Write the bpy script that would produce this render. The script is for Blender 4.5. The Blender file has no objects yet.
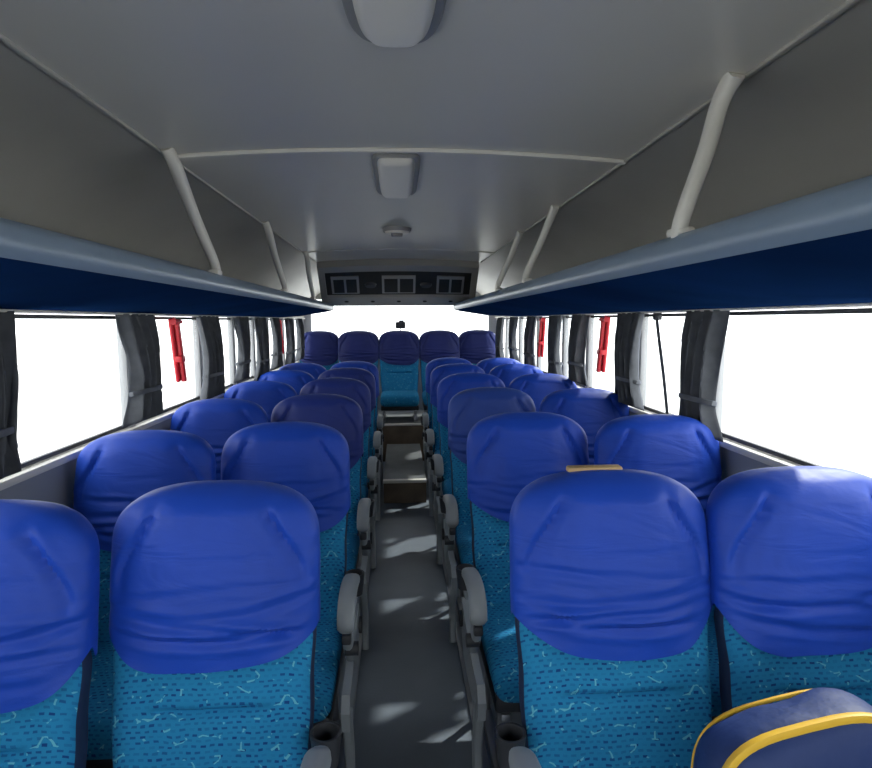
import bpy, bmesh, math
from mathutils import Vector, Matrix, noise

scene = bpy.context.scene
scene.view_settings.view_transform = 'Standard'
scene.view_settings.look = 'None'
scene.view_settings.exposure = 0.0

def sm(a, b, x):
    t = max(0.0, min(1.0, (x-a)/(b-a)))
    return t*t*(3-2*t)

# ---------------------------------------------------------------- materials
def mat(name, col, rough=0.5, metal=0.0, spec=0.5, bump=0.0, bscale=60, var=0.0, vscale=8, sheen=0.0):
    m = bpy.data.materials.new(name); m.use_nodes = True
    nt = m.node_tree; b = nt.nodes['Principled BSDF']
    b.inputs['Base Color'].default_value = (*col, 1)
    b.inputs['Roughness'].default_value = rough
    b.inputs['Metallic'].default_value = metal
    b.inputs['Specular IOR Level'].default_value = spec
    if sheen:
        b.inputs['Sheen Weight'].default_value = sheen
        b.inputs['Sheen Tint'].default_value = (0.35, 0.5, 1, 1)
    tc = nt.nodes.new('ShaderNodeTexCoord')
    if var > 0:
        n = nt.nodes.new('ShaderNodeTexNoise'); n.inputs['Scale'].default_value = vscale
        n.inputs['Detail'].default_value = 3
        nt.links.new(tc.outputs['Object'], n.inputs['Vector'])
        r = nt.nodes.new('ShaderNodeValToRGB')
        r.color_ramp.elements[0].position = 0.3; r.color_ramp.elements[1].position = 0.7
        r.color_ramp.elements[0].color = (*[c*(1-var) for c in col], 1)
        r.color_ramp.elements[1].color = (*[min(1, c*(1+var)) for c in col], 1)
        nt.links.new(n.outputs['Fac'], r.inputs['Fac'])
        nt.links.new(r.outputs['Color'], b.inputs['Base Color'])
    if bump > 0:
        n = nt.nodes.new('ShaderNodeTexNoise'); n.inputs['Scale'].default_value = bscale
        nt.links.new(tc.outputs['Object'], n.inputs['Vector'])
        bp = nt.nodes.new('ShaderNodeBump'); bp.inputs['Strength'].default_value = bump
        bp.inputs['Distance'].default_value = 0.01
        nt.links.new(n.outputs['Fac'], bp.inputs['Height'])
        nt.links.new(bp.outputs['Normal'], b.inputs['Normal'])
    return m

def cloth(name, col, spec=0.30, rough=0.50):
    """slip-cover cloth: soft stretched wrinkles + weave"""
    m = mat(name, col, rough, spec=spec, var=0.10, vscale=5, sheen=0.08)
    nt = m.node_tree; L = nt.links; b = nt.nodes['Principled BSDF']
    tc = nt.nodes.new('ShaderNodeTexCoord')
    mp = nt.nodes.new('ShaderNodeMapping'); mp.inputs['Scale'].default_value = (4, 4, 14)
    L.new(tc.outputs['Object'], mp.inputs['Vector'])
    n = nt.nodes.new('ShaderNodeTexNoise'); n.inputs['Scale'].default_value = 1.0; n.inputs['Detail'].default_value = 3
    n.inputs['Distortion'].default_value = 0.9
    L.new(mp.outputs[0], n.inputs['Vector'])
    n2 = nt.nodes.new('ShaderNodeTexNoise'); n2.inputs['Scale'].default_value = 350
    L.new(tc.outputs['Object'], n2.inputs['Vector'])
    b1 = nt.nodes.new('ShaderNodeBump'); b1.inputs['Strength'].default_value = 0.50; b1.inputs['Distance'].default_value = 0.013
    b2 = nt.nodes.new('ShaderNodeBump'); b2.inputs['Strength'].default_value = 0.12; b2.inputs['Distance'].default_value = 0.002
    L.new(n.outputs['Fac'], b1.inputs['Height']); L.new(n2.outputs['Fac'], b2.inputs['Height'])
    L.new(b1.outputs['Normal'], b2.inputs['Normal']); L.new(b2.outputs['Normal'], b.inputs['Normal'])
    return m
M_COVER = cloth('cover_blue', (0.010, 0.062, 0.46))
M_COVER2 = cloth('cover_blue_dark', (0.020, 0.040, 0.24))
M_COVER3 = cloth('cover_blue_faded', (0.026, 0.070, 0.34))
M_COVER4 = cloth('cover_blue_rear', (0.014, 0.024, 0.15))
M_GREY = mat('plastic_grey', (0.28, 0.31, 0.33), 0.45)
M_DKGREY = mat('plastic_dark', (0.03, 0.033, 0.04), 0.5)
M_METAL = mat('frame_metal', (0.35, 0.36, 0.38), 0.35, metal=0.8)
M_SEATBACK = mat('seat_side_navy', (0.008, 0.022, 0.07), 0.7)
M_TAG = mat('tag_tan', (0.50, 0.34, 0.16), 0.6)
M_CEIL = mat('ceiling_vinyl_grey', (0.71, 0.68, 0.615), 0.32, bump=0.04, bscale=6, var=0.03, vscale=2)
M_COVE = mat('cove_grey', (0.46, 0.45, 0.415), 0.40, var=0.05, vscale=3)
M_TRIM = mat('trim_light_grey', (0.74, 0.715, 0.66), 0.4)
M_WALL = mat('wall_panel_grey', (0.32, 0.34, 0.37), 0.55)
M_PILLAR = mat('pillar_grey', (0.45, 0.46, 0.48), 0.5)
M_FLOOR = mat('floor_vinyl', (0.17, 0.20, 0.235), 0.45, bump=0.08, bscale=90, var=0.12, vscale=3)
M_RISER = mat('step_wood_brown', (0.16, 0.115, 0.075), 0.5, var=0.3, vscale=6)
M_TREAD = mat('step_tread', (0.15, 0.16, 0.165), 0.5, var=0.15, vscale=8)
M_RACK = mat('rack_lip_bluegrey', (0.21, 0.28, 0.37), 0.35, metal=0.1)
M_RACKU = mat('rack_underside_blue', (0.006, 0.024, 0.085), 0.8, spec=0.0, var=0.25, vscale=2)
M_CURT = mat('curtain_grey', (0.085, 0.092, 0.105), 0.75, var=0.2, vscale=20, sheen=0.1)
M_RED = mat('red_plastic', (0.65, 0.015, 0.03), 0.4)
M_YEL = mat('yellow_trim', (0.85, 0.52, 0.04), 0.5)
M_LENS = mat('lamp_lens', (0.88, 0.84, 0.76), 0.3)
M_DARKPANEL = mat('dark_panel', (0.035, 0.034, 0.032), 0.7, spec=0.2)
M_AC = mat('ac_housing', (0.36, 0.35, 0.33), 0.45)
M_LAMPRIM = mat('lamp_rim', (0.36, 0.35, 0.33), 0.4)
M_CONC = mat('concrete', (0.62, 0.62, 0.60), 0.9, var=0.1, vscale=1)
M_BAG = mat('bag_navy', (0.01, 0.035, 0.15), 0.6, bump=0.2, bscale=40)

def teal():
    m = bpy.data.materials.new('upholstery_teal_pattern'); m.use_nodes = True
    nt = m.node_tree; L = nt.links; b = nt.nodes['Principled BSDF']
    b.inputs['Roughness'].default_value = 0.85; b.inputs['Specular IOR Level'].default_value = 0.2
    tc = nt.nodes.new('ShaderNodeTexCoord')
    sep = nt.nodes.new('ShaderNodeSeparateXYZ'); L.new(tc.outputs['Object'], sep.inputs[0])
    add = nt.nodes.new('ShaderNodeMath'); add.operation = 'ADD'
    L.new(sep.outputs['Z'], add.inputs[0]); L.new(sep.outputs['Y'], add.inputs[1])
    comb = nt.nodes.new('ShaderNodeCombineXYZ'); L.new(sep.outputs['X'], comb.inputs['X']); L.new(add.outputs[0], comb.inputs['Y'])
    nz = nt.nodes.new('ShaderNodeTexNoise'); nz.inputs['Scale'].default_value = 16
    L.new(comb.outputs[0], nz.inputs['Vector'])
    mixv = nt.nodes.new('ShaderNodeVectorMath'); mixv.operation = 'MULTIPLY_ADD'
    L.new(nz.outputs['Color'], mixv.inputs[0]); mixv.inputs[1].default_value = (0.02, 0.02, 0); L.new(comb.outputs[0], mixv.inputs[2])
    br = nt.nodes.new('ShaderNodeTexBrick')
    br.inputs['Scale'].default_value = 36; br.inputs['Mortar Size'].default_value = 0.15
    br.inputs['Brick Width'].default_value = 0.66; br.inputs['Row Height'].default_value = 0.5
    br.inputs['Color1'].default_value = (1, 1, 1, 1); br.inputs['Color2'].default_value = (0.1, 0.1, 0.1, 1)
    br.inputs['Mortar'].default_value = (0, 0, 0, 1)
    L.new(mixv.outputs[0], br.inputs['Vector'])
    mx = nt.nodes.new('ShaderNodeMix'); mx.data_type = 'RGBA'
    mx.inputs['A'].default_value = (0.018, 0.230, 0.46, 1); mx.inputs['B'].default_value = (0.007, 0.055, 0.21, 1)
    L.new(br.outputs['Color'], mx.inputs['Factor'])
    v = nt.nodes.new('ShaderNodeTexVoronoi'); v.feature = 'DISTANCE_TO_EDGE'; v.inputs['Scale'].default_value = 20
    L.new(mixv.outputs[0], v.inputs['Vector'])
    lt = nt.nodes.new('ShaderNodeMath'); lt.operation = 'LESS_THAN'; lt.inputs[1].default_value = 0.034
    L.new(v.outputs['Distance'], lt.inputs[0])
    n2 = nt.nodes.new('ShaderNodeTexNoise'); n2.inputs['Scale'].default_value = 34; L.new(comb.outputs[0], n2.inputs['Vector'])
    gt = nt.nodes.new('ShaderNodeMath'); gt.operation = 'GREATER_THAN'; gt.inputs[1].default_value = 0.59
    L.new(n2.outputs['Fac'], gt.inputs[0])
    mu = nt.nodes.new('ShaderNodeMath'); mu.operation = 'MULTIPLY'; L.new(lt.outputs[0], mu.inputs[0]); L.new(gt.outputs[0], mu.inputs[1])
    mx2 = nt.nodes.new('ShaderNodeMix'); mx2.data_type = 'RGBA'
    L.new(mu.outputs[0], mx2.inputs['Factor']); L.new(mx.outputs['Result'], mx2.inputs['A'])
    mx2.inputs['B'].default_value = (0.12, 0.44, 0.58, 1)
    L.new(mx2.outputs['Result'], b.inputs['Base Color'])
    return m
M_TEAL = teal()

def glassmat():
    m = bpy.data.materials.new('window_glass'); m.use_nodes = True
    nt = m.node_tree; nt.nodes.remove(nt.nodes['Principled BSDF'])
    o = nt.nodes['Material Output']
    t = nt.nodes.new('ShaderNodeBsdfTransparent'); t.inputs[0].default_value = (0.95, 0.97, 0.97, 1)
    g = nt.nodes.new('ShaderNodeBsdfGlossy'); g.inputs['Roughness'].default_value = 0.03
    mx = nt.nodes.new('ShaderNodeMixShader'); mx.inputs[0].default_value = 0.05
    nt.links.new(t.outputs[0], mx.inputs[1]); nt.links.new(g.outputs[0], mx.inputs[2]); nt.links.new(mx.outputs[0], o.inputs[0])
    return m
M_GLASS = glassmat()

# ---------------------------------------------------------------- mesh helpers
class MB:
    def __init__(s): s.v = []; s.f = []; s.m = []; s.mats = []
    def mi(s, m):
        if m not in s.mats: s.mats.append(m)
        return s.mats.index(m)
    def add(s, vs, fs, m, alt=None, altset=()):
        o = len(s.v); k = s.mi(m); k2 = s.mi(alt) if alt else k
        s.v += [tuple(v) for v in vs]
        for q, f in enumerate(fs): s.f.append([i+o for i in f]); s.m.append(k2 if q in altset else k)
    def mesh(s, name):
        me = bpy.data.meshes.new(name); me.from_pydata(s.v, [], s.f)
        for m in s.mats: me.materials.append(m)
        me.polygons.foreach_set('material_index', s.m)
        me.polygons.foreach_set('use_smooth', [True]*len(s.f))
        bm = bmesh.new(); bm.from_mesh(me); bmesh.ops.recalc_face_normals(bm, faces=bm.faces)
        for e in bm.edges:
            if len(e.link_faces) == 2 and e.calc_face_angle(0) > math.radians(38): e.smooth = False
        bm.to_mesh(me); bm.free()
        return me
    def obj(s, name, loc=(0, 0, 0)):
        ob = bpy.data.objects.new(name, s.mesh(name)); ob.location = loc
        scene.collection.objects.link(ob); return ob

def box(mb, c, s, m, bev=0.0, seg=2, rot=None):
    bm = bmesh.new(); bmesh.ops.create_cube(bm, size=1)
    for v in bm.verts: v.co = Vector((v.co.x*s[0], v.co.y*s[1], v.co.z*s[2]))
    if bev > 0:
        bmesh.ops.bevel(bm, geom=bm.edges[:], offset=min(bev, min(s)*0.49), segments=seg, affect='EDGES', profile=0.5)
    R = rot if rot else Matrix.Identity(3)
    vs = [R @ v.co + Vector(c) for v in bm.verts]
    bm.verts.index_update()
    fs = [[v.index for v in f.verts] for f in bm.faces]
    bm.free(); mb.add(vs, fs, m)

def cyl(mb, p0, p1, r, m, n=16, r2=None):
    p0 = Vector(p0); p1 = Vector(p1); d = (p1-p0).normalized()
    a = d.orthogonal().normalized(); b = d.cross(a); r2 = r if r2 is None else r2
    vs = []
    for p, rr in ((p0, r), (p1, r2)):
        for i in range(n):
            t = 2*math.pi*i/n; vs.append(p + a*rr*math.cos(t) + b*rr*math.sin(t))
    fs = [[i, (i+1) % n, n+(i+1) % n, n+i] for i in range(n)] + [list(range(n))[::-1], list(range(n, 2*n))]
    mb.add(vs, fs, m)

def tube(mb, pts, wa, wb, m, side=Vector((1, 0, 0)), n=10, scales=None, ex=2.8):
    pts = [Vector(p) for p in pts]; k = len(pts); vs = []
    for i, p in enumerate(pts):
        t = (pts[min(i+1, k-1)] - pts[max(i-1, 0)]).normalized()
        s = (side - t*side.dot(t)).normalized(); nn = t.cross(s)
        sc = scales[i] if scales else 1
        for j in range(n):
            a = 2*math.pi*j/n; ca, sa = math.cos(a), math.sin(a)
            u = math.copysign(abs(ca)**(2/ex), ca); w = math.copysign(abs(sa)**(2/ex), sa)
            vs.append(p + s*u*wa*sc + nn*w*wb*sc)
    fs = []
    for i in range(k-1):
        for j in range(n):
            fs.append([i*n+j, i*n+(j+1) % n, (i+1)*n+(j+1) % n, (i+1)*n+j])
    fs += [list(range(n))[::-1], list(range((k-1)*n, k*n))]
    mb.add(vs, fs, m)

def smooth_path(pts, sub=6):
    pts = [Vector(p) for p in pts]; out = []
    for i in range(len(pts)-1):
        p0 = pts[max(i-1, 0)]; p1 = pts[i]; p2 = pts[i+1]; p3 = pts[min(i+2, len(pts)-1)]
        for j in range(sub):
            t = j/sub
            out.append(0.5*((2*p1) + (p2-p0)*t + (2*p0-5*p1+4*p2-p3)*t*t + (3*p1-p0-3*p2+p3)*t**3))
    out.append(pts[-1]); return out

def extrude_profile(mb, prof, y0, y1, m, ny=1, closed=False):
    vs = []; n = len(prof)
    for i in range(ny+1):
        y = y0+(y1-y0)*i/ny
        vs += [(p[0], y, p[1]) for p in prof]
    fs = []
    for i in range(ny):
        for j in range(n if closed else n-1):
            a = i*n+j; b = i*n+(j+1) % n
            fs.append([a, b, b+n, a+n])
    if closed: fs += [list(range(n))[::-1], list(range(ny*n, (ny+1)*n))]
    mb.add(vs, fs, m)

# ---------------------------------------------------------------- seat
LEAN = math.tan(math.radians(11))
def back_point(ang, z, top, zb, infl, seed, cover):
    H = top-zb
    w = 0.204 + 0.016*sm(zb, zb+0.30, z) + 0.004*math.sin((z-zb)/H*math.pi)
    w -= 0.006*math.exp(-((z-(top-0.42))/0.06)**2)
    t = 0.055 - 0.010*sm(zb+0.1, top-0.2, z)
    R = 0.140
    s = max(0, (z-(top-R))/R); s = min(s, 1)
    w *= (1-s**3.0)**(1/2.4) if s < 1 else 0
    s2 = max(0, (z-(top-0.05))/0.05); s2 = min(s2, 1)
    t *= (1-s2**2.2)**(1/2.2) if s2 < 1 else 0
    fade = 1-0.75*sm(0.85, 1.0, s)
    if not cover: infl = infl - 0.012*sm(top-0.335, top-0.29, z)
    w += infl*0.6*fade; t += infl*fade
    ca, sa = math.cos(ang), math.sin(ang)
    ex = 3.2
    x = math.copysign(abs(ca)**(2/ex), ca)*w
    y = math.copysign(abs(sa)**(2/ex), sa)*t
    front = 1.0 if sa < 0 else 0.0
    xn = abs(x)/0.222
    if front:
        k = abs(sa)**0.6
        y -= k*0.018*sm(0.55, 0.85, xn)*(1-sm(0.93, 1.02, xn))*(1-sm(top-0.44, top-0.33, z))
        if not cover:
            y += k*0.017*math.exp(-((z-(zb+0.225+0.010*xn))/0.009)**2)*(1-sm(0.46, 0.60, xn))
            y -= k*0.006*math.exp(-((z-(zb+0.255))/0.02)**2)*(1-sm(0.46, 0.66, xn))
        hz = sm(top-0.40, top-0.27, z)*(1-sm(top-0.06, top, z))
        y -= k*0.024*hz*(1-sm(0.3, 0.95, xn)*0.75)
        lim = 0.52+0.36*sm(top-0.02, top-0.20, z)
        cr = sm(top-0.26, top-0.17, z)*(1-sm(top-0.07, top-0.02, z))
        if cover:
            dd = xn-lim
            y += k*0.011*cr*math.exp(-(dd/0.05)**2) - k*0.005*cr*math.exp(-((dd-0.11)/0.06)**2)
    if cover:
        sd = seed
        y += -front*0.003*noise.noise(Vector((x*6+sd*3.1, z*6, sd*5.7)))
        hl = top-0.385+0.085*min(1, xn)**3.5
        henv = sm(hl+0.004, hl+0.045, z)
        for q in range(4):
            zc = top-0.225-0.030*q + 0.012*math.sin(sd*7+q*2.3)
            sag = (0.020+0.012*math.sin(sd*3+q))*(1-xn*xn) * (1 if q % 2 else -0.4)
            tilt = 0.020*math.sin(sd*5+q*1.7)*(x/0.21)
            wob = 0.006*noise.noise(Vector((x*10+sd, q*3.3, sd)))
            d = (z-(zc-sag+tilt+wob))/(0.0080+0.002*(q % 2))
            ext = 0.5+0.5*math.sin(x*12*math.sin(sd+q*2.1)+sd*4+q)
            am = henv*(0.3+0.7*ext)*front*(0.0090 if q > 0 else 0.004)*(1-0.5*sm(0.6, 0.8, xn))
            y += am*math.exp(-d*d) - 0.7*am*math.exp(-(d-2.0)**2) - 0.4*am*math.exp(-(d+2.0)**2)
        for sgn in (-1, 1):
            for q in range(2):
                bx = sgn*(0.10+0.028*q+0.006*math.sin(sd*9+q)); slope = sgn*(0.22+0.14*q)
                lx = bx+slope*(top-0.05-z)
                env = sm(top-0.26+0.03*q, top-0.16, z)*(1-sm(top-0.06, top-0.03, z))
                d = (x-lx)/0.009
                y += front*0.0022*env*math.exp(-d*d)
        hb = 1-sm(top-0.385, top-0.32, z)
        y += front*hb*(0.0024*math.sin(x*45+sd*4+2*noise.noise(Vector((x*8, sd, 1))))-0.003)
        x += 0.002*noise.noise(Vector((z*14, sd, ca*2)))
    return x, y

def make_seat(name, arm=0, seed=1.0, top=1.105, legs=True, covermat=None, tags=False, base_z=0.0, hem_off=0.0):
    mb = MB(); zb = top-0.70
    covermat = covermat or M_COVER
    def shell(z0f, n, infl, m, cover, N):
        vs = []
        for i in range(n+1):
            v = i/n
            for j in range(N):
                a = 2*math.pi*(j+0.5)/N
                if cover:
                    xn = abs(math.cos(a))**(2/3.2)
                    hz = z0f(xn, a)
                    z = hz+(top-hz)*(1-(1-v)**1.45)
                else:
                    z = z0f+(top-0.285-z0f)*v
                x, y = back_point(a, z, top, zb, infl, seed, cover)
                vs.append((x, y - (top-z)*LEAN + 0.05, z))
        fs = []; dark = set()
        for i in range(n):
            for j in range(N):
                if not cover and math.sin(2*math.pi*(j+1)/N) > -0.22: dark.add(len(fs))
                fs.append([i*N+j, i*N+(j+1) % N, (i+1)*N+(j+1) % N, (i+1)*N+j])
        fs.append(list(range(n*N, (n+1)*N)))
        if not cover: fs.append(list(range(N))[::-1])
        mb.add(vs, fs, m, M_SEATBACK, dark)
    shell(zb, 84, -0.002, M_TEAL, False, 60)
    def hem(xn, a):
        c = top-0.385-hem_off + 0.085*xn**3.5 + 0.008*math.sin(a*3+seed*2)
        return c if math.sin(a) < 0 else top-0.32
    shell(hem, 120, 0.011, covermat, True, 110)
    box(mb, (0, 0.085-(0.33)*LEAN, top-0.40), (0.39, 0.03, 0.56), M_SEATBACK, 0.014, 3, Matrix.Rotation(-math.radians(11), 3, 'X'))
    yb = -0.70*LEAN+0.05
    cz = zb-0.03
    box(mb, (0, yb-0.20, cz), (0.415, 0.50, 0.13), M_TEAL, 0.05, 4)
    box(mb, (0, yb-0.18, cz-0.085), (0.40, 0.44, 0.05), M_DKGREY, 0.01, 2)
    if legs:
        fz = base_z
        for sx in (-0.17, 0.17):
            box(mb, (sx, yb-0.20, cz-0.12), (0.03, 0.42, 0.03), M_METAL, 0.006)
            for yy, sl in ((yb-0.34, -0.03), (yb-0.04, 0.03)):
                tube(mb, [(sx, yy, cz-0.12), (sx, yy+sl*0.3, (cz-0.12+fz)/2), (sx, yy+sl, fz+0.015)], 0.014, 0.014, M_METAL)
            box(mb, (sx, yb-0.19, fz+0.011), (0.04, 0.42, 0.022), M_METAL, 0.005)
    if tags:
        box(mb, (-0.02, 0.068, top-0.001), (0.13, 0.03, 0.014), M_TAG, 0.005)
    box(mb, (0.216, 0.055-0.12*LEAN, top-0.15), (0.018, 0.03, 0.022), M_TAG, 0.004)
    if arm:
        ax = arm*0.250; o = 1.105-1.12 if base_z == 0 else top-1.12
        P = lambda y, z: (ax, y, z+o)
        pts = smooth_path([P(-0.20, 0.605), P(-0.26, 0.625), P(-0.34, 0.638), P(-0.41, 0.636), P(-0.450, 0.615), P(-0.465, 0.585), P(-0.460, 0.562)], 6)
        n = len(pts); sc = [0.70+0.30*min(1, 3*math.sin(math.pi*min(1, i/(n-1)+0.0001))) for i in range(n)]
        tube(mb, pts, 0.027, 0.020, M_GREY, n=16, scales=sc)
        pts = smooth_path([P(-0.440, 0.60), P(-0.42, 0.52), P(-0.36, 0.44), P(-0.29, 0.38), P(-0.24, 0.33)], 6)
        tube(mb, pts, 0.016, 0.026, M_GREY, n=14)
        prof = [(-0.10, 0.47), (-0.18, 0.45), (-0.30, 0.42), (-0.42, 0.40), (-0.52, 0.40), (-0.55, 0.36), (-0.54, 0.30), (-0.45, 0.28), (-0.15, 0.28), (-0.10, 0.34)]
        vs = [(ax-0.012, y, z+o) for y, z in prof] + [(ax+0.012, y, z+o) for y, z in prof]; k = len(prof)
        fs = [list(range(k)), list(range(k, 2*k))[::-1]] + [[i, (i+1) % k, k+(i+1) % k, k+i] for i in range(k)]
        mb.add(vs, fs, M_GREY)
        if legs:
            pts = smooth_path([P(-0.50, 0.33), P(-0.46, 0.22), (ax, -0.44, base_z+0.12), (ax, -0.47, base_z+0.01)], 5)
            tube(mb, pts, 0.016, 0.024, M_GREY, n=12)
        cyl(mb, (ax-arm*0.01, -0.405, 0.475+o), (ax+arm*0.030, -0.405, 0.475+o), 0.021, M_DKGREY, 16)
        box(mb, (ax, -0.458, 0.535+o), (0.028, 0.026, 0.03), M_DKGREY, 0.006)
        cyl(mb, (ax, -0.12, 0.40+o), (ax+arm*0.022, -0.12, 0.40+o), 0.028, M_DKGREY, 18)
        cy = -0.11; cx = ax; n = 24; vs = []
        for r, z in [(0.026, 0.51), (0.034, 0.578), (0.034, 0.586), (0.028, 0.586), (0.022, 0.52)]:
            for i in range(n):
                t = 2*math.pi*i/n; vs.append((cx+r*math.cos(t), cy+r*math.sin(t), z+o))
        fs = []
        for q in range(4):
            for i in range(n): fs.append([q*n+i, q*n+(i+1) % n, (q+1)*n+(i+1) % n, (q+1)*n+i])
        fs += [list(range(n))[::-1], list(range(4*n, 5*n))]
        mb.add(vs, fs, M_DKGREY)
        tube(mb, [(cx, cy, 0.515+o), (cx-arm*0.01, cy+0.01, 0.46+o), (cx-arm*0.02, cy, 0.42+o)], 0.016, 0.012, M_GREY, side=Vector((0, 1, 0)))
    return mb.mesh(name)

# ---------------------------------------------------------------- layout
YF, YR = -1.6, 7.25
XL, XR = -1.12, 1.185
XC = 0.03
ZC = 1.915
SILL, WTOP = 1.0, 1.49

mb = MB()
box(mb, (XC, (YF+YR)/2, -0.03), (XR-XL+0.1, YR-YF, 0.06), M_FLOOR)
mb.obj('floor')
mb = MB()
box(mb, (0.04, 5.40, 0.09), (0.34, 1.42, 0.18), M_RISER)
box(mb, (0.04, 5.40, 0.184), (0.34, 1.42, 0.008), M_TREAD)
box(mb, (0.04, 4.69, 0.180), (0.345, 0.05, 0.024), M_TRIM, 0.004)
mb.obj('aisle_step')
mb = MB()
box(mb, (XC, (6.13+YR)/2-0.01, 0.19), (XR-XL-0.02, YR-6.13-0.02, 0.38), M_RISER)
box(mb, (XC, (6.13+YR)/2-0.01, 0.384), (XR-XL-0.02, YR-6.13-0.02, 0.008), M_TREAD)
box(mb, (XC, 6.135, 0.385), (XR-XL-0.02, 0.04, 0.020), M_TRIM, 0.004)
mb.obj('rear_platform')
mb = MB()
for x in (-0.195, 0.265):
    box(mb, (x, 1.6, 0.006), (0.03, 6.0, 0.012), M_METAL, 0.003)
mb.obj('trim_seat_rail')

# ---------------------------------------------------------------- ceiling
mb = MB()
CEW = 0.62; XK = 0.015
prof = []
for i in range(17):
    u = -1+2*i/16; prof.append((XK+CEW*u, ZC-0.025*u*u))
extrude_profile(mb, prof, YF, YR, M_CEIL, 12)
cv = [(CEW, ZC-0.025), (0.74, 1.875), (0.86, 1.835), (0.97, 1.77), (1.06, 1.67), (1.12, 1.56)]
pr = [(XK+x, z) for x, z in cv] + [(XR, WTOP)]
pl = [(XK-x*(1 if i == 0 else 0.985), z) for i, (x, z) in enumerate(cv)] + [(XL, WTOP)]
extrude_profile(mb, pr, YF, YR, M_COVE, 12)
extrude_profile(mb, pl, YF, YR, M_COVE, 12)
mb.obj('ceiling')
mb = MB()
box(mb, (XC, (YF+YR)/2, 2.02), (2.46, YR-YF+0.1, 0.06), M_TRIM)
for s, x in ((1, XR+0.06), (-1, XL-0.06)):
    box(mb, (x, (YF+YR)/2, 1.76), (0.04, YR-YF+0.1, 0.54), M_TRIM)
mb.obj('roof')

def ceilz(x):
    u = (x-XK)/CEW; return ZC-0.025*u*u
def seam(y, name, th=0.008, w=0.022, m=M_TRIM):
    mb = MB(); pts = [(XK+CEW*(-1+2*i/20), y, ceilz(XK+CEW*(-1+2*i/20))-th*0.4) for i in range(21)]
    tube(mb, pts, w/2, th, m, side=Vector((0, 1, 0)), n=8); return mb.obj(name)
seam(1.69, 'trim_ceiling_seam'); seam(3.95, 'trim_ceiling_seam', 0.004, 0.012)
mb = MB()
for s in (-1, 1):
    x = XK+s*CEW
    tube(mb, [(x, YF+0.05, ZC-0.028), (x, 4.6, ZC-0.028)], 0.006, 0.004, M_COVE)
mb.obj('trim_ceiling_edge')

def lamp(y0, y1, w, name='ceiling_lamp', ex=5):
    mb = MB(); yc = (y0+y1)/2; N = 64
    def rings(spec, m):
        vs = []
        for hw, hl, z in spec:
            for j in range(N):
                a = 2*math.pi*j/N; ca, sa = math.cos(a), math.sin(a)
                vs.append((hw*math.copysign(abs(ca)**(2/ex), ca), yc+hl*math.copysign(abs(sa)**(2/ex), sa), z))
        fs = [[i*N+j, i*N+(j+1) % N, (i+1)*N+(j+1) % N, (i+1)*N+j] for i in range(len(spec)-1) for j in range(N)]
        fs += [list(range(N))[::-1], list(range((len(spec)-1)*N, len(spec)*N))]
        mb.add(vs, fs, m)
    hw, hl = w/2, (y1-y0)/2
    rings([(hw+0.012, hl+0.012, ZC+0.006), (hw+0.012, hl+0.012, ZC-0.006), (hw+0.008, hl+0.008, ZC-0.010), (hw-0.004, hl-0.004, ZC-0.010)], M_LAMPRIM)
    rings([(hw-0.003, hl-0.003, ZC-0.008), (hw-0.006, hl-0.008, ZC-0.018), (hw-0.014, hl-0.018, ZC-0.026), (hw-0.022, hl-0.030, ZC-0.028), (hw-0.05, hl-0.07, ZC-0.029)], M_LENS)
    return mb.obj(name)
lamp(0.58, 1.04, 0.128, ex=4.0); lamp(1.74, 2.24, 0.118, ex=8)
mb = MB()
for r, z0, z1, m in ((0.075, ZC+0.005, ZC-0.018, M_AC), (0.062, ZC-0.018, ZC-0.026, M_LENS), (0.03, ZC-0.026, ZC-0.04, M_AC)):
    cyl(mb, (0, 3.1, z0), (0, 3.1, z1), r, m, 32, r*0.92)
mb.obj('ceiling_speaker')

# ---------------------------------------------------------------- side walls / windows
RY = [2.20, 2.90, 3.72, 4.28, 5.08, 5.85, 6.6]
LY = [1.60, 2.58, 3.50, 4.20, 4.78, 5.3, 6.0, 6.6]
def wall(name, X, s, pill):
    mb = MB()
    box(mb, (X+s*0.02, (YF+YR)/2, SILL/2), (0.04, YR-YF, SILL), M_WALL)
    box(mb, (X+s*0.005, (YF+YR)/2, SILL), (0.05, YR-YF, 0.025), M_TRIM, 0.006)
    box(mb, (X+s*0.02, (YF+YR)/2, WTOP+0.02), (0.04, YR-YF, 0.06), M_WALL)
    for y in pill: box(mb, (X+s*0.02, y, (SILL+WTOP)/2), (0.038, 0.055, WTOP-SILL), M_PILLAR, 0.008)
    for y, w in ((YF+0.1, 0.2), (-0.3, 0.08), (YR-0.12, 0.24)): box(mb, (X+s*0.02, y, (SILL+WTOP)/2), (0.038, w, WTOP-SILL), M_PILLAR)
    mb.obj(name)
wall('wall_right', XR, 1, [0.75]+RY); wall('wall_left', XL, -1, [0.45]+LY)
k = 1
for X, s, P in ((XR, 1, [-0.3, 0.75]+RY+[7.0]), (XL, -1, [-0.3, 0.45]+LY+[7.0])):
    for a, b in zip(P[:-1], P[1:]):
        mb = MB(); box(mb, (X+s*0.02, (a+b)/2, (SILL+WTOP)/2), (0.004, b-a-0.06, WTOP-SILL-0.03), M_GLASS)
        for z in (SILL+0.022, WTOP-0.02): box(mb, (X+s*0.02, (a+b)/2, z), (0.014, b-a-0.06, 0.014), M_DKGREY)
        mb.obj('window_%d' % k); k += 1

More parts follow.
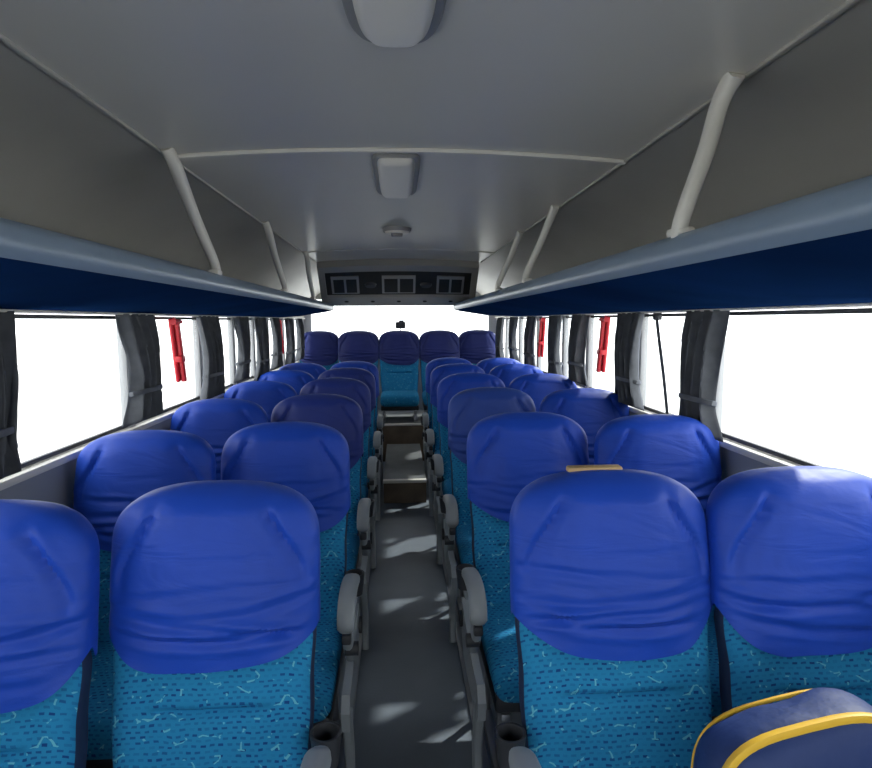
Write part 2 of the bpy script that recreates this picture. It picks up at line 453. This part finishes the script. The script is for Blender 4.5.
mb = MB()
box(mb, (XC, YR+0.02, 0.52), (XR-XL+0.1, 0.04, 1.04), M_WALL)
box(mb, (XC, YR+0.02, 1.86), (XR-XL+0.1, 0.04, 0.30), M_COVE)
for x in (XL+0.04, XR-0.04): box(mb, (x, YR+0.02, 1.38), (0.10, 0.04, 0.68), M_PILLAR)
mb.obj('wall_rear')
mb = MB(); box(mb, (XC, YR+0.02, 1.375), (XR-XL-0.16, 0.005, 0.67), M_GLASS)
mb.obj('window_%d' % k); k += 1
mb = MB()
box(mb, (0.03, YR-0.02, 1.40), (0.12, 0.05, 0.08), M_DKGREY, 0.01)
tube(mb, [(0.04, YR-0.02, 1.42), (0.04, YR-0.02, 1.46)], 0.030, 0.014, M_DKGREY)
tube(mb, [(0.03, YR-0.01, 1.38), (0.03, YR-0.005, 1.25), (0.03, YR-0.005, 1.03)], 0.006, 0.005, M_GREY)
mb.obj('rear_window_camera')

mb = MB()
box(mb, (XC, YF-0.02, 0.35), (XR-XL+0.1, 0.04, 0.70), M_WALL)
box(mb, (XC, YF-0.02, 1.90), (XR-XL+0.1, 0.04, 0.28), M_COVE)
for x in (XL+0.03, XR-0.03): box(mb, (x, YF-0.02, 1.23), (0.10, 0.04, 1.08), M_PILLAR)
mb.obj('wall_front')
mb = MB(); box(mb, (XC, YF-0.02, 1.23), (XR-XL-0.14, 0.005, 1.06), M_GLASS)
mb.obj('window_%d' % k)

# ---------------------------------------------------------------- luggage racks
RT = 1.61
def rack(s, xi, xo):
    mb = MB(); Y0, Y1 = -1.3, 5.55
    lip = [(xi, RT-0.062), (xi-s*0.009, RT-0.050), (xi-s*0.013, RT-0.034), (xi-s*0.010, RT-0.016), (xi, RT-0.003), (xi+s*0.010, RT), (xi+s*0.022, RT-0.004), (xi+s*0.026, RT-0.040)]
    und = [(xi+s*0.026, RT-0.040), (xo, 1.515), (xo, 1.485), (xi+s*0.30, 1.497), (xi+s*0.06, 1.535), (xi, RT-0.062)]
    extrude_profile(mb, lip, Y0, Y1, M_RACK, 6)
    extrude_profile(mb, und, Y0, Y1, M_RACKU, 6)
    loop = lip[:-1]+und[:-1]
    n = len(loop)
    for y in (Y0, Y1):
        mb.add([(p[0], y, p[1]) for p in loop], [list(range(n))], M_RACKU)
    return mb.obj('luggage_rack')
XRI, XLI = 0.522, -0.592
rack(1, XRI, XR-0.005); rack(-1, XLI, XL+0.005)

def pole(s, yt, yb):
    xi = XRI if s > 0 else XLI
    xb = xi+s*0.012
    xt = XK+s*(CEW-0.02)
    mb = MB()
    p = smooth_path([(xt, yt-0.03, ZC-0.022), (xt-s*0.008, yt+0.005, ZC-0.060), (xt+(xb-xt)*0.45, yt+(yb-yt)*0.45, 1.765), (xb-s*0.004, yb-0.01, RT+0.03), (xb, yb+0.01, RT-0.01)], 8)
    tube(mb, p, 0.017, 0.014, M_TRIM, side=Vector((0, 1, 0)), n=14, scales=[1.15-0.25*i/(len(p)-1) for i in range(len(p))])
    box(mb, (xb, yb+0.005, RT+0.004), (0.034, 0.055, 0.016), M_TRIM, 0.006)
    mb.obj('rack_support_pole')
for y in ((1.13, 1.12), (2.38, 2.48), (3.05, 3.18)): pole(1, *y)
for y in ((1.66, 2.06), (2.80, 3.28), (3.95, 4.35)): pole(-1, *y)

# ---------------------------------------------------------------- rear air-conditioning panel
mb = MB()
A0, AL, AZ0, ADZ = 4.60, 0.92, ZC-0.035, 0.262
def P3(u, v, d=0.0):
    y = A0+AL*v; z = AZ0-ADZ*v
    hw = 0.59+0.08*v
    nrm = Vector((0, -ADZ, -AL)).normalized()
    return Vector((0.01+u*hw, y, z-0.018*u*u*(1-v))) + nrm*d
def pq(u0, u1, v0, v1, d, m, nu=8):
    vs = []
    for dd in (d, -0.06):
        for v in (v0, v1):
            for i in range(nu+1): vs.append(P3(u0+(u1-u0)*i/nu, v, dd))
    n = nu+1; fs = []
    for i in range(nu):
        fs.append([i, i+1, n+i+1, n+i]); fs.append([2*n+i, 3*n+i, 3*n+i+1, 2*n+i+1])
        fs.append([i, 2*n+i, 2*n+i+1, i+1]); fs.append([n+i, n+i+1, 3*n+i+1, 3*n+i])
    fs.append([0, n, 3*n, 2*n]); fs.append([nu, 2*n+nu, 3*n+nu, n+nu])
    mb.add(vs, fs, m)
pq(-1, 1, 0, 1, 0.0, M_DARKPANEL, 16)
pq(-1.03, 1.03, -0.03, 0.10, 0.025, M_AC, 16)
pq(-1.03, 1.03, 0.76, 1.02, 0.025, M_AC, 16)
pq(-1.03, -0.95, 0, 1, 0.025, M_AC, 2); pq(0.95, 1.03, 0, 1, 0.025, M_AC, 2)
for a, b in ((-0.88, -0.52), (-0.22, 0.22), (0.50, 0.86)):
    pq(a, b, 0.26, 0.70, 0.010, M_LAMPRIM, 4)
    mid = (a+b)/2
    pq(a+0.03, mid-0.015, 0.32, 0.66, 0.014, M_DARKPANEL, 2)
    pq(mid+0.015, b-0.03, 0.32, 0.66, 0.014, M_DARKPANEL, 2)
for u in (-0.37, 0.36):
    c = P3(u, 0.48, 0.0); d = P3(u, 0.48, 0.02); cyl(mb, c, d, 0.05, M_DKGREY, 20, 0.042)
for u in (-0.7, -0.35, 0.0, 0.35, 0.7):
    c = P3(u, 0.88, 0.025); d = P3(u, 0.88, 0.030); cyl(mb, c, d, 0.018, M_DARKPANEL, 14)
vs = [P3(-1.03, 1.02, 0.025), P3(1.03, 1.02, 0.025), P3(1.03, 1.02, 0.025)+Vector((0, 0.08, 0.27)), P3(-1.03, 1.02, 0.025)+Vector((0, 0.08, 0.27))]
mb.add(vs, [[0, 1, 2, 3]], M_AC)
mb.obj('air_conditioner_vent_panel')

# ---------------------------------------------------------------- curtains
def curtain(s, y, X, seed, w=0.20, name='curtain'):
    mb = MB(); NY, NZ = 60, 36; vs = []
    z0, z1 = 1.035+0.02*math.sin(seed*3), 1.483
    for i in range(NZ+1):
        t = i/NZ; z = z1+(z0-z1)*t
        ww = w*(1-0.30*sm(0.0, 0.70, t)+0.22*sm(0.74, 1, t))
        for j in range(NY+1):
            u = j/NY-0.5
            ph = u*2*math.pi*4.2+seed*4+1.1*noise.noise(Vector((u*3, t*2.5, seed)))
            x = X - s*(0.045+0.030*math.sin(ph)*(0.6+0.5*t)) - s*0.03*math.sin(math.pi*t)*(1-abs(u))
            vs.append((x, y+u*ww+0.035*t*math.sin(seed*5)+0.010*math.cos(ph), z+0.012*math.sin(ph)*t))
    fs = []
    for i in range(NZ):
        for j in range(NY):
            a = i*(NY+1)+j; fs.append([a, a+1, a+NY+2, a+NY+1])
    mb.add(vs, fs, M_CURT)
    zt = z1+(z0-z1)*0.72; yo = y+0.035*0.72*math.sin(seed*5)
    pts = [(X-s*(0.055+0.045*math.cos(q)), yo+0.074*math.sin(q)*w/0.2, zt+0.01*math.cos(q)) for q in [math.pi*2*e/20 for e in range(21)]]
    tube(mb, pts, 0.010, 0.004, M_CURT, side=Vector((0, 0, 1)), n=8)
    ob = mb.obj(name)
    so = ob.modifiers.new('thick', 'SOLIDIFY'); so.thickness = 0.003
for i, y in enumerate(RY): curtain(1, y-0.03, XR-0.01, 1.3+i*0.7, 0.29 if i == 0 else 0.28)
for i, y in enumerate(LY): curtain(-1, y-0.03, XL+0.01, 2.1+i*0.9, 0.33 if i < 3 else 0.28)
mb = MB()
for s, X in ((1, XR-0.055), (-1, XL+0.055)): cyl(mb, (X, YF+0.2, 1.484), (X, 7.0, 1.484), 0.005, M_TRIM, 8)
mb.obj('curtain_rail')
mb = MB()
pts = smooth_path([(XR-0.02, 2.66, 1.47), (XR-0.03, 2.60, 1.36), (XR-0.035, 2.53, 1.20), (XR-0.03, 2.49, 1.03)], 6)
tube(mb, pts, 0.014, 0.003, M_CURT, side=Vector((0, 1, 0)), n=8)
box(mb, (XR-0.015, 2.66, 1.465), (0.03, 0.04, 0.035), M_DKGREY, 0.006)
box(mb, (XR-0.02, 2.49, 1.03), (0.03, 0.04, 0.035), M_DKGREY, 0.006)
mb.obj('seat_belt_strap')

# ---------------------------------------------------------------- red emergency hammers
def hammer(X, s, y):
    mb = MB(); x = X-s*0.03
    rot = Matrix.Rotation(math.radians(12), 3, 'X')
    box(mb, (x, y, 1.315), (0.02, 0.06, 0.32), M_RED, 0.008, 3, rot)
    pts = [Vector((x-s*0.022, y, 1.315)) + rot @ Vector((0, 0, q)) for q in (-0.16, -0.05, 0.05, 0.14)]
    tube(mb, pts, 0.012, 0.015, M_RED, n=12)
    top = Vector((x-s*0.022, y, 1.315)) + rot @ Vector((0, 0, 0.14))
    cyl(mb, top-Vector((0, 0.05, 0)), top+Vector((0, 0.05, 0)), 0.015, M_RED, 12, 0.010)
    box(mb, (x-s*0.02, y, 1.27), (0.035, 0.055, 0.03), M_RED, 0.006)
    mb.obj('emergency_hammer')
for y in (3.30, 4.75): hammer(XR, 1, y)
for y in (3.02, 5.6): hammer(XL, -1, y)

# ---------------------------------------------------------------- seats
meshes = {
 'R1': make_seat('seat_R1', arm=-1, seed=1.0, tags=True, top=1.100),
 'L1': make_seat('seat_L1', arm=1, seed=2.7, hem_off=0.0, top=1.085),
 'RA': make_seat('seat_RA', arm=-1, seed=4.1), 'RB': make_seat('seat_RB', arm=-1, seed=5.3, covermat=M_COVER3),
 'LA': make_seat('seat_LA', arm=1, seed=6.4, top=1.085), 'LB': make_seat('seat_LB', arm=1, seed=7.2, covermat=M_COVER2, top=1.085),
 'W': make_seat('seat_W', arm=0, seed=8.8), 'W2': make_seat('seat_W2', arm=0, seed=9.9, top=1.08),
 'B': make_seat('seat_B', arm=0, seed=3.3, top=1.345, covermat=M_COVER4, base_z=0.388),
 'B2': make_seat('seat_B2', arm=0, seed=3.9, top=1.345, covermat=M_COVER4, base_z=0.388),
}
def seat(key, x, y):
    ob = bpy.data.objects.new('passenger_seat', meshes[key]); ob.location = (x, y, 0)
    scene.collection.objects.link(ob)
RYs = [1.30, 2.17, 3.03, 3.90, 4.78, 5.58]
LYs = [1.33, 2.15, 3.00, 3.87, 4.72, 5.52]
for i, y in enumerate(RYs):
    seat('R1' if i == 0 else ('RB' if i == 2 else 'RA'), 0.480, y)
    seat('W', 0.935, y-(0.03 if i == 0 else 0.10))
for i, y in enumerate(LYs):
    seat('L1' if i == 0 else ('LB' if i in (2, 3, 4) else 'LA'), -0.416 if i == 0 else -0.412, y)
    seat('W2', -0.866, y-0.10)
for i, x in enumerate((-0.895, -0.445, 0.01, 0.465, 0.915)):
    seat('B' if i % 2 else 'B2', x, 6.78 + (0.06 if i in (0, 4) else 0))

# ---------------------------------------------------------------- bag, lower right
mb = MB(); NU, NV = 48, 28; vs = []
f6 = lambda c: math.copysign(abs(c)**0.6, c)
for i in range(NV+1):
    ph = -math.pi/2+math.pi*i/NV
    for j in range(NU):
        th = 2*math.pi*j/NU
        x = 0.20*f6(math.cos(ph))*f6(math.cos(th)); y = 0.08*f6(math.cos(ph))*f6(math.sin(th)); z = 0.16*f6(math.sin(ph))
        x *= 1-0.12*z/0.2
        n_ = 0.006*noise.noise(Vector((x*12, y*12, z*12)))
        vs.append((x+n_, y+n_, z+n_))
fs = [[i*NU+j, i*NU+(j+1) % NU, (i+1)*NU+(j+1) % NU, (i+1)*NU+j] for i in range(NV) for j in range(NU)]
mb.add(vs, fs, M_BAG)
def ring(yo, r1, r2, m, rad):
    pts = []
    for j in range(49):
        th = 2*math.pi*j/48
        zz = r2*f6(math.sin(th)); pts.append((r1*f6(math.cos(th))*(1-0.12*zz/0.2), yo, zz))
    tube(mb, pts, rad, rad, m, side=Vector((0, 1, 0)), n=8)
ring(-0.048, 0.188, 0.152, M_YEL, 0.008); ring(0.048, 0.188, 0.152, M_YEL, 0.004)
box(mb, (0, -0.082, -0.04), (0.26, 0.03, 0.14), M_BAG, 0.014, 3)
tube(mb, [(-0.12, -0.098, 0.01), (0.12, -0.098, 0.01)], 0.004, 0.004, M_YEL, side=Vector((0, 1, 0)))
ob = mb.obj('travel_bag', (0.72, 0.94, 0.605)); ob.rotation_euler = (math.radians(-8), math.radians(-12), 0)

# ---------------------------------------------------------------- outside
mb = MB(); box(mb, (0, 0, -0.85), (120, 120, 0.1), M_CONC); mb.obj('ground')

# ---------------------------------------------------------------- light
w = bpy.data.worlds.new('World'); scene.world = w; w.use_nodes = True
bg = w.node_tree.nodes['Background']; bg.inputs[0].default_value = (0.98, 0.98, 0.99, 1); bg.inputs[1].default_value = 3.9
sd = bpy.data.lights.new('sun', 'SUN'); sd.energy = 4.5; sd.angle = math.radians(1.5); sd.color = (1, 0.97, 0.92)
so = bpy.data.objects.new('sun', sd); scene.collection.objects.link(so)
dirv = Vector((-1.0, -0.78, -1.10))
so.rotation_euler = dirv.to_track_quat('-Z', 'Y').to_euler()

# ---------------------------------------------------------------- camera
F = 600.0
cd = bpy.data.cameras.new('camera'); cd.sensor_width = 36; cd.sensor_fit = 'HORIZONTAL'; cd.lens = F/872*36; cd.clip_start = 0.02
co = bpy.data.objects.new('camera', cd); scene.collection.objects.link(co)
a = Vector(((398-436)/F, (384-321)/F, -1)).normalized()
r = 0.012
u0 = Vector((-math.sin(r), math.cos(r), 0)); u = (u0-a*u0.dot(a)).normalized(); xr = a.cross(u)
Mw2c = Matrix((( xr.x, a.x, u.x), (xr.y, a.y, u.y), (xr.z, a.z, u.z)))
co.matrix_world = Matrix.Translation((0, 0, 1.45)) @ Mw2c.transposed().to_4x4()
scene.camera = co
